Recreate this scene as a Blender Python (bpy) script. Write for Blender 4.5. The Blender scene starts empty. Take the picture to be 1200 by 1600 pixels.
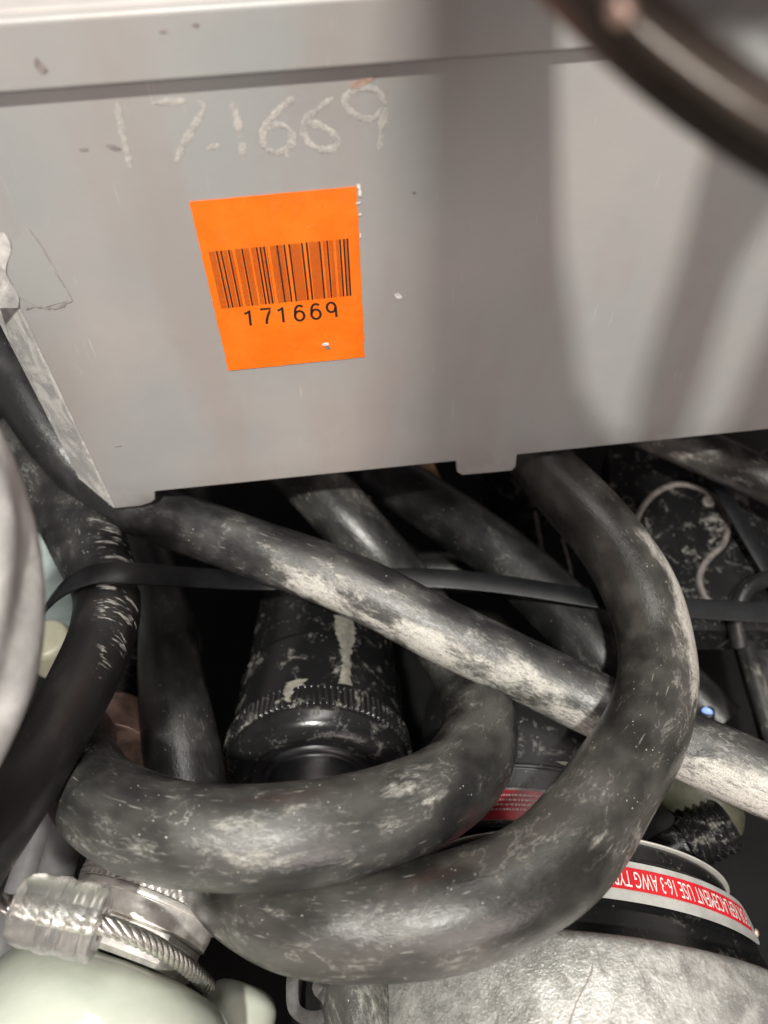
import bpy, bmesh, math, random
import numpy as np
from mathutils import Vector, Matrix

random.seed(7)
rng = np.random.default_rng(7)
SC = bpy.context.scene
COL = SC.collection

# ------------------------------------------------------------------ camera
FPX, CAMH = 1202.0, 0.45            # focal length in photo pixels, lens height above the cable bed
PITCH, ROLL = math.radians(52.6), math.radians(-1.25)
_f = np.array([0, math.cos(PITCH), -math.sin(PITCH)])
_r0 = np.array([1.0, 0, 0]); _u0 = np.array([0, math.sin(PITCH), math.cos(PITCH)])
CR = _r0*math.cos(ROLL) + _u0*math.sin(ROLL)
CU = _u0*math.cos(ROLL) - _r0*math.sin(ROLL)
CP = np.array([0, 0, CAMH])
cam = bpy.data.cameras.new('camera'); camo = bpy.data.objects.new('camera', cam); COL.objects.link(camo)
camo.matrix_world = Matrix(((CR[0], CU[0], -_f[0], 0), (CR[1], CU[1], -_f[1], 0), (CR[2], CU[2], -_f[2], CAMH), (0, 0, 0, 1)))
cam.sensor_fit = 'VERTICAL'; cam.sensor_height = 36.0; cam.lens = FPX/1600*36
cam.clip_start = 0.005; cam.clip_end = 100
cam.dof.use_dof = True; cam.dof.focus_distance = 0.275; cam.dof.aperture_fstop = 7.5
SC.camera = camo

# ------------------------------------------------------------------ light: a ceiling tube, a soft ceiling panel, an added front fill, dim room
w = bpy.data.worlds.new('World'); SC.world = w; w.use_nodes = True
bg = w.node_tree.nodes['Background']; bg.inputs[0].default_value = (1.0, 0.86, 0.84, 1); bg.inputs[1].default_value = 0.20
LAMP = np.array([-0.10, -0.50, 1.50])
def area(name, loc, target, sx, sy, power, col):
    l = bpy.data.lights.new(name, 'AREA'); l.shape = 'RECTANGLE'; l.size = sx; l.size_y = sy; l.energy = power; l.color = col
    o = bpy.data.objects.new(name, l); COL.objects.link(o); o.location = loc
    d = Vector(target)-Vector(loc)
    if d.x*d.x+d.y*d.y > 1e-9: o.rotation_euler = d.to_track_quat('-Z', 'Y').to_euler()
    return o
area('ceiling_tube', tuple(LAMP), tuple(LAMP-np.array([0, 0, 1.0])), 0.060, 0.060, 32.0, (1.0, 0.98, 0.91))
area('front_fill', (0.55, -1.7, 1.15), (0, 0.2, 0.25), 0.9, 0.9, 25.0, (1.0, 0.87, 0.83))  # fill light added to lift the shadows on the box front
area('ceiling_panel', (0.15, 0.45, 2.3), (0, 0.1, 0.2), 0.6, 1.2, 30.0, (1.0, 0.97, 0.92))
SC.view_settings.view_transform = 'Standard'; SC.view_settings.look = 'None'
SC.view_settings.exposure = 0.0; SC.view_settings.gamma = 1.0
SC.render.engine = 'CYCLES'
SC.cycles.max_bounces = 6; SC.cycles.diffuse_bounces = 3; SC.cycles.glossy_bounces = 3; SC.cycles.transmission_bounces = 5
SC.cycles.use_adaptive_sampling = True; SC.cycles.adaptive_threshold = 0.02; SC.cycles.use_denoising = True

# ------------------------------------------------------------------ placing helpers
def ray(x, y): return _f + CR*(x-600)/FPX + CU*(800-y)/FPX
def atd(x, y, d): return CP + ray(x, y)*d
def atz(x, y, z):
    q = ray(x, y); return CP + q*((z-CAMH)/q[2])
def unit(v): v = np.asarray(v, float); return v/np.linalg.norm(v)

# ------------------------------------------------------------------ object helpers
def link(name, me, mat, parent=None, smooth=True):
    o = bpy.data.objects.new(name, me); COL.objects.link(o)
    if mat: me.materials.append(mat)
    if smooth and len(me.polygons): me.polygons.foreach_set('use_smooth', [True]*len(me.polygons))
    if parent: o.parent = parent
    return o
def mesh(name, verts, faces, mat, parent=None, smooth=True):
    me = bpy.data.meshes.new(name); me.from_pydata([tuple(map(float, v)) for v in verts], [], faces); me.update()
    bm = bmesh.new(); bm.from_mesh(me); bmesh.ops.recalc_face_normals(bm, faces=bm.faces); bm.to_mesh(me); bm.free()
    return link(name, me, mat, parent, smooth)
def tag(o, label, cat, group=None):
    o['label'] = label; o['category'] = cat
    if group: o['group'] = group
    return o
def thing(name, label, cat, loc=(0, 0, 0), group=None):
    o = bpy.data.objects.new(name, None); COL.objects.link(o); o.empty_display_size = 0.01
    return tag(o, label, cat, group)
def bevel(o, wdt, seg=2, ang=35):
    m = o.modifiers.new('bevel', 'BEVEL'); m.width = wdt; m.segments = seg; m.limit_method = 'ANGLE'; m.angle_limit = math.radians(ang)
    return o

# ------------------------------------------------------------------ node helper
class NT:
    def __init__(s, name):
        s.m = bpy.data.materials.new(name); s.m.use_nodes = True; s.t = s.m.node_tree
        s.b = s.t.nodes['Principled BSDF']
    def n(s, typ, props=None, **ins):
        nd = s.t.nodes.new('ShaderNode'+typ)
        for k, v in (props or {}).items(): setattr(nd, k, v)
        for k, v in ins.items():
            k2 = int(k[1:]) if k[0] == '_' and k[1:].isdigit() else k.replace('_', ' ')
            s.set(nd.inputs[k2], v)
        return nd
    def set(s, sock, v):
        if isinstance(v, bpy.types.NodeSocket): s.t.links.new(v, sock)
        else: sock.default_value = v
    def math(s, op, a, b=0.0, c=0.0, clamp=False):
        nd = s.n('Math', {'operation': op, 'use_clamp': clamp}, _0=a, _1=b, _2=c); return nd.outputs[0]
    def noise(s, vec, scale, detail=4, rough=0.55, dist=0.0):
        return s.n('TexNoise', None, Vector=vec, Scale=scale, Detail=detail, Roughness=rough, Distortion=dist).outputs[0]
    def mapv(s, vec, scale=(1, 1, 1), loc=(0, 0, 0)):
        return s.n('Mapping', None, Vector=vec, Scale=scale, Location=loc).outputs[0]
    def ramp(s, v, a, b, lo=0.0, hi=1.0):
        return s.n('MapRange', {'clamp': True, 'interpolation_type': 'SMOOTHSTEP'}, _0=v, _1=a, _2=b, _3=lo, _4=hi).outputs[0]
    def mix(s, fac, a, b):
        nd = s.t.nodes.new('ShaderNodeMix'); nd.data_type = 'RGBA'
        s.set(nd.inputs[0], fac)
        for sk, v in ((nd.inputs[6], a), (nd.inputs[7], b)):
            s.set(sk, v if isinstance(v, bpy.types.NodeSocket) else (*v, 1.0))
        return nd.outputs[2]
    def mixf(s, fac, a, b):
        nd = s.t.nodes.new('ShaderNodeMix'); nd.data_type = 'FLOAT'
        s.set(nd.inputs[0], fac); s.set(nd.inputs[2], a); s.set(nd.inputs[3], b); return nd.outputs[0]
    def attr(s, name, out='Vector'): return s.n('Attribute', {'attribute_name': name}).outputs[out]
    def obj(s): return s.n('TexCoord').outputs['Object']
    def out(s, color=None, rough=None, metal=None, bump=None, bstr=0.3, bdist=0.001, spec=None, **kw):
        B = s.b.inputs
        if color is not None: s.set(B['Base Color'], color if isinstance(color, bpy.types.NodeSocket) else (*color, 1))
        if rough is not None: s.set(B['Roughness'], rough)
        if metal is not None: s.set(B['Metallic'], metal)
        if spec is not None: s.set(B['Specular IOR Level'], spec)
        if bump is not None:
            nd = s.n('Bump', None, Strength=bstr, Distance=bdist, Height=bump); s.t.links.new(nd.outputs[0], B['Normal'])
        for k, v in kw.items(): s.set(B[k.replace('_', ' ')], v)
        return s.m

def plain(name, col, rough=0.5, metal=0.0, var=0.25, scale=60, bstr=0.25, bdist=0.0006, spec=0.5, **kw):
    t = NT(name); o = t.obj()
    n1 = t.noise(o, scale, 6, 0.6); n2 = t.noise(o, scale*7, 4, 0.6)
    c = t.mix(t.ramp(n1, 0.3, 0.7), tuple(x*(1-var) for x in col), tuple(min(1, x*(1+var)) for x in col))
    r = t.math('ADD', rough-0.1, t.math('MULTIPLY', n2, 0.2), clamp=True)
    return t.out(c, r, metal, t.math('ADD', n1, t.math('MULTIPLY', n2, 0.5)), bstr, bdist, spec, **kw)

# ---- rubber with chalky dust: 'cyl' = straight-cable coordinates, 'dust' and 'tick' = how dirty / how cracked
def rubber(name, base=(0.022, 0.022, 0.022), dustc=(0.40, 0.39, 0.35), rough=0.42, film=0.5, seed=0.0, sheen=0.0):
    t = NT(name); P = t.attr('cyl'); D = t.attr('dust', 'Fac'); K = t.attr('tick', 'Fac')
    D = t.math('MULTIPLY', D, t.ramp(t.noise(t.mapv(P, (1, 1, 0.6), (seed+1, seed, 7)), 34, 2, 0.5), 0.36, 0.64, 0.55, 1.30))
    Ps = t.mapv(P, (1, 1, 0.45), (seed, seed*0.7, seed*1.3))
    Pl = t.mapv(P, (1, 1, 0.75), (seed*2, 3, seed))
    cloud = t.noise(Pl, 70, 3, 0.5)
    smear = t.noise(Ps, 130, 7, 0.70, 0.5)
    fine = t.noise(Ps, 900, 3, 0.65)
    grit = t.noise(Pl, 2300, 1, 0.6)
    # soft grey film of dust
    f1 = t.math('MULTIPLY', t.ramp(t.math('ADD', cloud, t.math('MULTIPLY', D, 0.34)), 0.48, 0.98), film, clamp=True)
    # chalk where the dust attribute is high: ragged smears broken by fine noise
    s = t.math('ADD', t.math('MULTIPLY', smear, 1.0), t.math('MULTIPLY', fine, 0.22))
    s = t.math('ADD', s, t.math('MULTIPLY', D, 0.25))
    f2 = t.math('MULTIPLY', t.ramp(s, 0.86, 1.14), t.ramp(D, 0.03, 0.35), clamp=True)
    f2 = t.math('MULTIPLY', f2, t.ramp(t.math('ADD', t.math('MULTIPLY', fine, 0.6), t.math('MULTIPLY', t.noise(t.mapv(P, (1, 1, 0.12), (seed, 4, 1)), 520, 3, 0.6), 0.5)), 0.36, 0.58, 0.35, 1.0))
    # thin wandering chalk veins and fine scuffs
    vein = t.math('ABSOLUTE', t.math('SUBTRACT', t.noise(t.mapv(P, (1, 1, 0.6), (seed+5, 1, 2)), 110, 5, 0.66, 0.5), 0.5))
    vein = t.math('MULTIPLY', t.ramp(vein, 0.028, 0.002), t.ramp(t.math('ADD', cloud, t.math('MULTIPLY', fine, 0.5)), 0.72, 0.95))
    scuff = t.ramp(t.noise(t.n('Mapping', None, Vector=P, Rotation=(0.5, 0.35, 0), Scale=(1, 1, 0.10)).outputs[0], 900, 2, 0.5), 0.68, 0.76)
    ex = t.math('MULTIPLY', t.math('MAXIMUM', t.math('MULTIPLY', vein, 0.35), t.math('MULTIPLY', scuff, 0.45)), t.ramp(D, 0.05, 0.6))
    f2 = t.math('MAXIMUM', f2, ex)
    f2 = t.math('MULTIPLY', f2, t.ramp(grit, 0.25, 0.6, 0.5, 1.0))
    # sparse specks
    vd = t.n('TexVoronoi', {'feature': 'F1'}, Vector=Pl, Scale=520.0).outputs['Distance']
    sp = t.math('MULTIPLY', t.ramp(vd, 0.16, 0.05), t.ramp(t.noise(Pl, 120, 3), 0.52, 0.66))
    sp = t.math('MULTIPLY', sp, t.ramp(D, 0.0, 0.3, 0.25, 1.0))
    # short cracks across the cable
    ang = t.n('VectorMath', {'operation': 'MULTIPLY'}, _0=P, _1=(0.22, 0.22, 1.0)).outputs[0]
    tk = t.math('MULTIPLY', t.ramp(t.noise(ang, 420, 3, 0.6, 0.4), 0.55, 0.61), t.ramp(t.math('ADD', K, t.math('MULTIPLY', t.noise(Pl, 140, 3), 0.9)), 0.72, 0.98))
    # rubbed, slightly browner and darker zones
    c0 = t.mix(t.ramp(cloud, 0.35, 0.7), base, tuple(b*1.5+0.002 for b in base))
    c1 = t.mix(f1, c0, tuple(d*0.34 for d in dustc))
    c2 = t.mix(f2, c1, dustc)
    tot = t.math('MAXIMUM', sp, tk)
    c3 = t.mix(t.math('MULTIPLY', tot, 0.85), c2, tuple(min(1, d*1.35) for d in dustc))
    r = t.mixf(t.math('MAXIMUM', f2, t.math('MULTIPLY', f1, 0.5)), rough, 0.75)
    r = t.math('ADD', r, t.math('MULTIPLY', t.math('SUBTRACT', fine, 0.5), 0.22), clamp=True)
    h = t.math('ADD', t.math('MULTIPLY', smear, 0.5), t.math('MULTIPLY', fine, 0.25))
    h = t.math('ADD', h, t.math('ADD', t.math('MULTIPLY', f2, 0.35), t.math('MULTIPLY', tot, 0.5)))
    return t.out(c3, r, 0, h, 0.55, 0.0009, 0.5)

# ------------------------------------------------------------------ geometry helpers
def spline(pts, step=0.0012):
    """centripetal Catmull-Rom through rows of [x,y,z,extra...], resampled evenly"""
    P = np.asarray(pts, float); P = np.vstack([2*P[0]-P[1], P, 2*P[-1]-P[-2]])
    out = []
    for i in range(1, len(P)-2):
        p0, p1, p2, p3 = P[i-1:i+3]
        t0 = 0; t1 = t0+np.linalg.norm((p1-p0)[:3])**.5+1e-6; t2 = t1+np.linalg.norm((p2-p1)[:3])**.5+1e-6; t3 = t2+np.linalg.norm((p3-p2)[:3])**.5+1e-6
        t = np.linspace(t1, t2, 40, endpoint=False)[:, None]
        A1 = (t1-t)/(t1-t0)*p0+(t-t0)/(t1-t0)*p1; A2 = (t2-t)/(t2-t1)*p1+(t-t1)/(t2-t1)*p2; A3 = (t3-t)/(t3-t2)*p2+(t-t2)/(t3-t2)*p3
        B1 = (t2-t)/(t2-t0)*A1+(t-t0)/(t2-t0)*A2; B2 = (t3-t)/(t3-t1)*A2+(t-t1)/(t3-t1)*A3
        out.append((t2-t)/(t2-t1)*B1+(t-t1)/(t2-t1)*B2)
    Q = np.vstack(out+[P[-2][None]])
    L = np.concatenate([[0], np.cumsum(np.linalg.norm(np.diff(Q[:, :3], axis=0), axis=1))])
    n = max(4, int(L[-1]/step)); s = np.linspace(0, L[-1], n)
    return np.stack([np.interp(s, L, Q[:, k]) for k in range(Q.shape[1])], 1), s
def frames(Q, up=(0, 0, 1)):
    T = np.gradient(Q, axis=0); T /= np.linalg.norm(T, axis=1)[:, None]+1e-12
    N = np.zeros_like(T); n = np.asarray(up, float); n = n-(n@T[0])*T[0]
    if np.linalg.norm(n) < 1e-3: n = np.cross(T[0], (1, 0, 0))
    n = unit(n)
    for i in range(len(T)):
        n = n-(n@T[i])*T[i]; n = unit(n); N[i] = n
    return T, N, np.cross(T, N)
def lump(s, seed, k=6, lo=20, hi=160):
    r = np.random.default_rng(seed); o = np.zeros_like(s)
    for _ in range(k): o += np.sin(s*r.uniform(lo, hi)+r.uniform(0, 6.3))
    return o/k
def grid_faces(nr, ns, closed=True):
    F = []
    for i in range(nr-1):
        for j in range(ns if closed else ns-1):
            F.append((i*ns+j, i*ns+(j+1) % ns, (i+1)*ns+(j+1) % ns, (i+1)*ns+j))
    return F
def add_attr(me, name, data, typ='FLOAT'):
    a = me.attributes.new(name, typ, 'POINT')
    a.data.foreach_set('vector' if typ == 'FLOAT_VECTOR' else 'value', np.asarray(data, np.float32).ravel())
def tube_mesh(name, rows, mat, parent=None, seg=48, seed=1, rough_r=0.02, dust=None, tick=None, flat=None, step=0.0012):
    """rows: [x,y,z,radius,dust,lobe] ; dust lobe points along 'dust' world direction"""
    Q, s = spline(rows, step); C = Q[:, :3]; R = Q[:, 3]
    T, N, B = frames(C)
    th = np.linspace(0, 2*np.pi, seg, endpoint=False)
    rr = R*(1+rough_r*lump(s, seed))
    dirs = np.cos(th)[None, :, None]*N[:, None]+np.sin(th)[None, :, None]*B[:, None]
    k = 1+rough_r*0.8*np.sin(2*th[None]+lump(s, seed+5, 4, 10, 50)[:, None]*3)
    # caps: round the ends
    V = C[:, None]+dirs*(rr[:, None]*k)[..., None]
    nr = len(C); F = grid_faces(nr, seg)
    V = V.reshape(-1, 3)
    F.append(tuple(range(seg-1, -1, -1))); F.append(tuple((nr-1)*seg+j for j in range(seg)))
    o = mesh(name, V, F, mat, parent)
    cyl = np.stack(np.broadcast_arrays(np.cos(th)[None]*R.mean(), np.sin(th)[None]*R.mean(), s[:, None]), -1)
    add_attr(o.data, 'cyl', cyl.reshape(-1, 3), 'FLOAT_VECTOR')
    d = np.zeros((nr, seg)); tk = np.zeros((nr, seg))
    if Q.shape[1] > 4:
        d += Q[:, 4][:, None]
    if Q.shape[1] > 5 and dust is not None:
        dd = unit(dust); c = np.clip((dirs@dd), 0, 1)
        d += Q[:, 5][:, None]*c**1.6
    if tick is not None:
        dd = unit(tick[0]); c = np.clip(dirs@dd, 0, 1)**2
        win = np.exp(-((s/s[-1]-tick[1])/tick[2])**2)
        tk = win[:, None]*c
    add_attr(o.data, 'dust', d); add_attr(o.data, 'tick', tk)
    return o
def cable(name, label, pts, mat, group='heavy rubber cables in the tangle', cat='cable', **kw):
    """pts: (px, py, z, r, dust, lobe)"""
    rows = []
    for q in pts:
        p = atz(q[0], q[1], q[2]); rows.append([*p, *q[3:]])
    o = tube_mesh(name, rows, mat, **kw)
    return tag(o, label, cat, group)
def axes(ax, up=(0, 0, 1)):
    a = unit(ax); u = np.asarray(up, float); u = unit(u-(u@a)*a); e = np.cross(u, a); return a, u, -e
def lathe(name, prof, c, ax, mat, parent=None, seg=96, up=(0, 0, 1), mod=None, th0=0, th1=2*np.pi, smooth=True, sharp=None):
    """prof: (t, r) along the axis"""
    a, u, e = axes(ax, up); c = np.asarray(c, float)
    closed = abs(th1-th0-2*np.pi) < 1e-6
    th = np.linspace(th0, th1, seg, endpoint=not closed)
    V = []
    for i, (t, r) in enumerate(prof):
        rr = np.full(seg, r) if mod is None else np.broadcast_to(mod(i, t, r, th), (seg,))
        V.append(c+a*t+rr[:, None]*(np.cos(th)[:, None]*u+np.sin(th)[:, None]*e))
    V = np.vstack(V); F = grid_faces(len(prof), seg, closed)
    o = mesh(name, V, F, mat, parent, smooth)
    if smooth: edge_sharp(o, sharp or 40)
    return o
def edge_sharp(o, deg):
    me = o.data; bm = bmesh.new(); bm.from_mesh(me)
    for e in bm.edges:
        if len(e.link_faces) == 2 and e.calc_face_angle(0) > math.radians(deg): e.smooth = False
    bm.to_mesh(me); bm.free()
def rounded(prof, r=0.0015, n=4):
    """round the corners of a (t,r) profile"""
    P = [np.array(p, float) for p in prof]; out = [P[0]]
    for i in range(1, len(P)-1):
        a, b, c = P[i-1], P[i], P[i+1]
        la, lc = np.linalg.norm(a-b), np.linalg.norm(c-b); k = min(r, la*0.45, lc*0.45)
        p1 = b+(a-b)/la*k; p2 = b+(c-b)/lc*k
        for j in range(n+1):
            t = j/n; out.append((1-t)**2*p1+2*t*(1-t)*b+t*t*p2)
    out.append(P[-1]); return [tuple(p) for p in out]
def ribbon2d(pts, wd):
    P = np.asarray(pts, float); n = len(P); V = []
    for i in range(n):
        d = unit(P[min(i+1, n-1)]-P[max(i-1, 0)]); nn = np.array([-d[1], d[0]])
        ext = 0
        V += [P[i]+nn*wd/2, P[i]-nn*wd/2]
    return V, [(2*i, 2*i+1, 2*i+3, 2*i+2) for i in range(n-1)]
def slab(name, poly, thick_dir, thick, mat, parent=None, smooth=False):
    """extrude a planar polygon"""
    P = [np.asarray(p, float) for p in poly]; d = unit(thick_dir)*thick; n = len(P)
    V = P+[p+d for p in P]
    F = [tuple(range(n)), tuple(range(2*n-1, n-1, -1))]+[(i, (i+1) % n, n+(i+1) % n, n+i) for i in range(n)]
    return mesh(name, V, F, mat, parent, smooth)
def smooth2d(pts, n=10, closed=False):
    P = np.asarray(pts, float); P3 = np.hstack([P, np.zeros((len(P), 4-P.shape[1] if P.shape[1] < 3 else 0))]) if P.shape[1] < 3 else P
    if closed: P3 = np.vstack([P3, P3[:1]])
    Q, s = spline(P3, max(1e-6, np.linalg.norm(np.diff(P3[:, :2], axis=0), axis=1).sum()/(n*len(P))))
    return Q[:, :P.shape[1]]

# ------------------------------------------------------------------ materials
M = {}
def box_paint():
    t = NT('grey_paint'); o = t.obj()
    big = t.noise(o, 14, 4, 0.5); mid = t.noise(o, 70, 6, 0.6, 0.5); fine = t.noise(o, 900, 4, 0.6)
    c = t.mix(t.ramp(big, 0.35, 0.68), (0.335, 0.345, 0.335), (0.385, 0.365, 0.348))
    c = t.mix(t.math('MULTIPLY', t.ramp(mid, 0.52, 0.72), 0.16), c, (0.34, 0.315, 0.30))
    # small chips and rubbed marks
    st = t.noise(t.mapv(o, (1, 1, 0.35)), 210, 6, 0.7, 0.8)
    c = t.mix(t.math('MULTIPLY', t.ramp(st, 0.70, 0.76), 0.55), c, (0.20, 0.18, 0.165))
    lt = t.noise(t.mapv(o, (0.5, 0.5, 1.2), (4, 1, 2)), 260, 6, 0.7, 0.8)
    c = t.mix(t.math('MULTIPLY', t.ramp(lt, 0.71, 0.78), 0.5), c, (0.66, 0.63, 0.58))
    rotv = t.n('Mapping', None, Vector=o, Rotation=(0.0, 0.5, 0.12), Scale=(1, 1, 0.035)).outputs[0]
    scr = t.math('MULTIPLY', t.ramp(t.noise(rotv, 1300, 2, 0.5), 0.70, 0.75), t.ramp(t.noise(o, 38, 3), 0.50, 0.62))
    rot2 = t.n('Mapping', None, Vector=o, Rotation=(0.0, -1.1, 0.12), Scale=(1, 1, 0.03)).outputs[0]
    scr2 = t.math('MULTIPLY', t.ramp(t.noise(rot2, 1500, 2, 0.5), 0.71, 0.76), t.ramp(t.noise(o, 30, 3), 0.52, 0.64))
    scr = t.math('MAXIMUM', scr, scr2)
    c = t.mix(t.math('MULTIPLY', scr, 0.65), c, (0.56, 0.54, 0.51))
    # warm pinkish-brown tone in broad random smears
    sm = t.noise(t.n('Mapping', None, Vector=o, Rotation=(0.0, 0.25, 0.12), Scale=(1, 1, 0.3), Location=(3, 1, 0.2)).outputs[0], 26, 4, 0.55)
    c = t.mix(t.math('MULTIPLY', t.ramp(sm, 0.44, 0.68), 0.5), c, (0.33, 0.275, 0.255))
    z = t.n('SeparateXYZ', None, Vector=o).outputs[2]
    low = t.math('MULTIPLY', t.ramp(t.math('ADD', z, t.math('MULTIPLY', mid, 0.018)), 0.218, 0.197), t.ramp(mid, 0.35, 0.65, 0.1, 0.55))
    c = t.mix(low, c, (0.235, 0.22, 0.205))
    r = t.math('ADD', t.ramp(mid, 0.3, 0.7, 0.30, 0.40), t.math('MULTIPLY', t.ramp(sm, 0.4, 0.7), 0.14))
    h = t.math('ADD', t.math('MULTIPLY', fine, 0.25), t.math('ADD', mid, t.math('MULTIPLY', big, 3.0)))
    return t.out(c, r, 0, h, 0.14, 0.001, 0.5)
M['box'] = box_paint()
def strip_mat():
    t = NT('worn_tape'); o = t.obj()
    n = t.noise(t.mapv(o, (1, 1, 0.6)), 120, 6, 0.65, 1.2); n2 = t.noise(o, 420, 5, 0.7, 0.6)
    c = t.mix(t.ramp(n, 0.40, 0.62), (0.46, 0.455, 0.44), (0.74, 0.72, 0.68))
    c = t.mix(t.math('MULTIPLY', t.ramp(n2, 0.58, 0.75), 0.35), c, (0.52, 0.40, 0.28))
    return t.out(c, t.ramp(n2, 0.3, 0.7, 0.2, 0.5), 0.1, t.math('ADD', n, t.math('MULTIPLY', n2, 0.4)), 0.35, 0.0008)
M['strip'] = strip_mat()
def chalk_mat():
    t = NT('chalk_paint'); o = t.obj(); a = t.noise(o, 330, 4, 0.65); b = t.noise(o, 1500, 3, 0.6)
    k = t.ramp(t.math('ADD', t.math('MULTIPLY', a, 0.7), t.math('MULTIPLY', b, 0.4)), 0.44, 0.68)
    c = t.mix(k, (0.345, 0.335, 0.32), (0.50, 0.475, 0.435))
    return t.out(c, 0.6, 0, t.math('ADD', a, b), 0.4, 0.0006)
M['chalk'] = chalk_mat()
M['scratchdark'] = plain('dark_scratch', (0.24, 0.215, 0.20), 0.8, scale=400)
M['rust'] = plain('rust_fleck', (0.40, 0.28, 0.225), 0.8, scale=500)
def orange():
    t = NT('orange_label'); o = t.obj(); n = t.noise(o, 90, 5, 0.6); g = t.noise(o, 700, 3)
    c = t.mix(t.ramp(n, 0.3, 0.75), (0.93, 0.165, 0.008), (0.98, 0.205, 0.014))
    c = t.mix(t.math('MULTIPLY', t.ramp(g, 0.64, 0.76), 0.45), c, (0.62, 0.15, 0.03))
    d = t.noise(t.mapv(o, (1, 1, 0.5)), 150, 6, 0.7, 0.6)
    c = t.mix(t.math('MULTIPLY', t.ramp(d, 0.56, 0.74), 0.28), c, (0.55, 0.16, 0.05))
    lt = t.noise(t.mapv(o, (1, 1, 1), (2, 2, 2)), 420, 5, 0.7)
    c = t.mix(t.math('MULTIPLY', t.ramp(lt, 0.64, 0.72), 0.4), c, (0.95, 0.42, 0.18))
    return t.out(c, t.ramp(d, 0.3, 0.7, 0.26, 0.5), 0, t.math('ADD', t.math('MULTIPLY', n, 1.5), d), 0.22, 0.0009, 0.45)
M['orange'] = orange()
M['ink'] = plain('black_ink', (0.022, 0.014, 0.010), 0.55, var=0.3, scale=900)
M['flake'] = plain('white_flake', (0.74, 0.71, 0.66), 0.5, scale=500)
M['barewhite'] = plain('pale_top', (0.40, 0.375, 0.355), 0.45, scale=40, var=0.06)
M['rubA'] = rubber('cable_rubber_chalky', (0.016, 0.016, 0.0168), (0.55, 0.53, 0.48), 0.30, 0.30, 0.0)
M['rubB'] = rubber('cable_rubber_brownish', (0.016, 0.0150, 0.0135), (0.43, 0.41, 0.365), 0.30, 0.36, 1.7)
M['rubC'] = rubber('cable_rubber_grey', (0.016, 0.016, 0.0158), (0.43, 0.42, 0.375), 0.29, 0.36, 3.9)
M['rubD'] = rubber('cable_rubber_black', (0.011, 0.011, 0.011), (0.48, 0.47, 0.44), 0.42, 0.22, 6.1)
M['rubE'] = rubber('cable_rubber_dull', (0.010, 0.0102, 0.0105), (0.24, 0.235, 0.21), 0.36, 0.28, 8.3)
M['dark'] = plain('black_plastic', (0.012, 0.012, 0.013), 0.35, var=0.35, scale=90)
def dirtyblack(name, seed, rough=0.22, amount=0.5):
    t = NT(name); o = t.mapv(t.obj(), (1, 1, 1), (seed, 0, seed))
    a = t.noise(o, 75, 7, 0.68, 1.2); b = t.noise(o, 330, 6, 0.72, 0.8); g = t.noise(o, 1500, 3, 0.6)
    k = t.ramp(t.math('ADD', t.math('MULTIPLY', a, 0.8), t.math('MULTIPLY', b, 0.4)), 0.63, 0.80)
    k = t.math('MULTIPLY', k, amount)
    vd = t.n('TexVoronoi', {'feature': 'F1'}, Vector=o, Scale=260.0).outputs['Distance']
    sp = t.math('MULTIPLY', t.ramp(vd, 0.17, 0.05), t.ramp(b, 0.5, 0.62))
    k = t.math('MAXIMUM', k, t.math('MULTIPLY', sp, 0.7))
    c = t.mix(k, (0.010, 0.010, 0.0105), (0.33, 0.32, 0.29))
    return t.out(c, t.mixf(k, rough, 0.75), 0, t.math('ADD', t.math('MULTIPLY', a, 0.5), t.math('ADD', k, t.math('MULTIPLY', g, 0.15))), 0.35, 0.0007)
M['conn'] = dirtyblack('dirty_black_plastic', 0.0, 0.2, 0.75)
M['conn2'] = dirtyblack('dirty_black_plastic_clean', 2.0, 0.24, 0.35)
M['strap'] = plain('black_strap', (0.007, 0.0075, 0.0085), 0.42, var=0.3, scale=120, bstr=0.10, spec=0.3)
def shell_mat():
    t = NT('galvanised_shell'); o = t.obj()
    a = t.noise(o, 95, 6, 0.66, 0.4); b = t.noise(t.mapv(o, (1, 0.6, 1)), 380, 5, 0.7); g = t.noise(o, 1100, 3, 0.7)
    c = t.mix(t.ramp(a, 0.36, 0.64), (0.30, 0.295, 0.275), (0.62, 0.61, 0.58))
    c = t.mix(t.math('MULTIPLY', t.ramp(b, 0.50, 0.68), 0.6), c, (0.22, 0.205, 0.18))
    c = t.mix(t.math('MULTIPLY', t.ramp(g, 0.55, 0.68), 0.6), c, (0.72, 0.71, 0.68))
    c = t.mix(t.math('MULTIPLY', t.ramp(t.noise(o, 120, 4, 0.6), 0.64, 0.74), 0.2), c, (0.34, 0.25, 0.17))
    return t.out(c, t.ramp(b, 0.3, 0.7, 0.26, 0.52), 0.5, t.math('ADD', b, t.math('MULTIPLY', g, 0.8)), 0.5, 0.0009)
M['shell'] = shell_mat()
M['dull'] = dirtyblack('dull_black_plastic', 4.0, 0.5, 0.4)
M['chrome'] = plain('polished_steel', (0.86, 0.83, 0.77), 0.34, 0.55, 0.08, 200, 0.1)
M['steel'] = plain('machined_steel', (0.62, 0.60, 0.565), 0.34, 0.6, 0.25, 150, 0.25)
M['silver'] = plain('silver_foil', (0.62, 0.61, 0.58), 0.34, 0.35, 0.12, 160, 0.2)
M['red'] = plain('red_print', (0.62, 0.018, 0.028), 0.4, 0.0, 0.12, 120, 0.1)
M['darkred'] = plain('dirty_red_print', (0.22, 0.012, 0.020), 0.4, 0.0, 0.3, 120, 0.15)
M['white'] = plain('white_print', (0.78, 0.76, 0.72), 0.5, 0.0, 0.06, 200)
M['paletext'] = plain('faded_print', (0.34, 0.24, 0.24), 0.6, 0.0, 0.3, 300)
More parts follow.
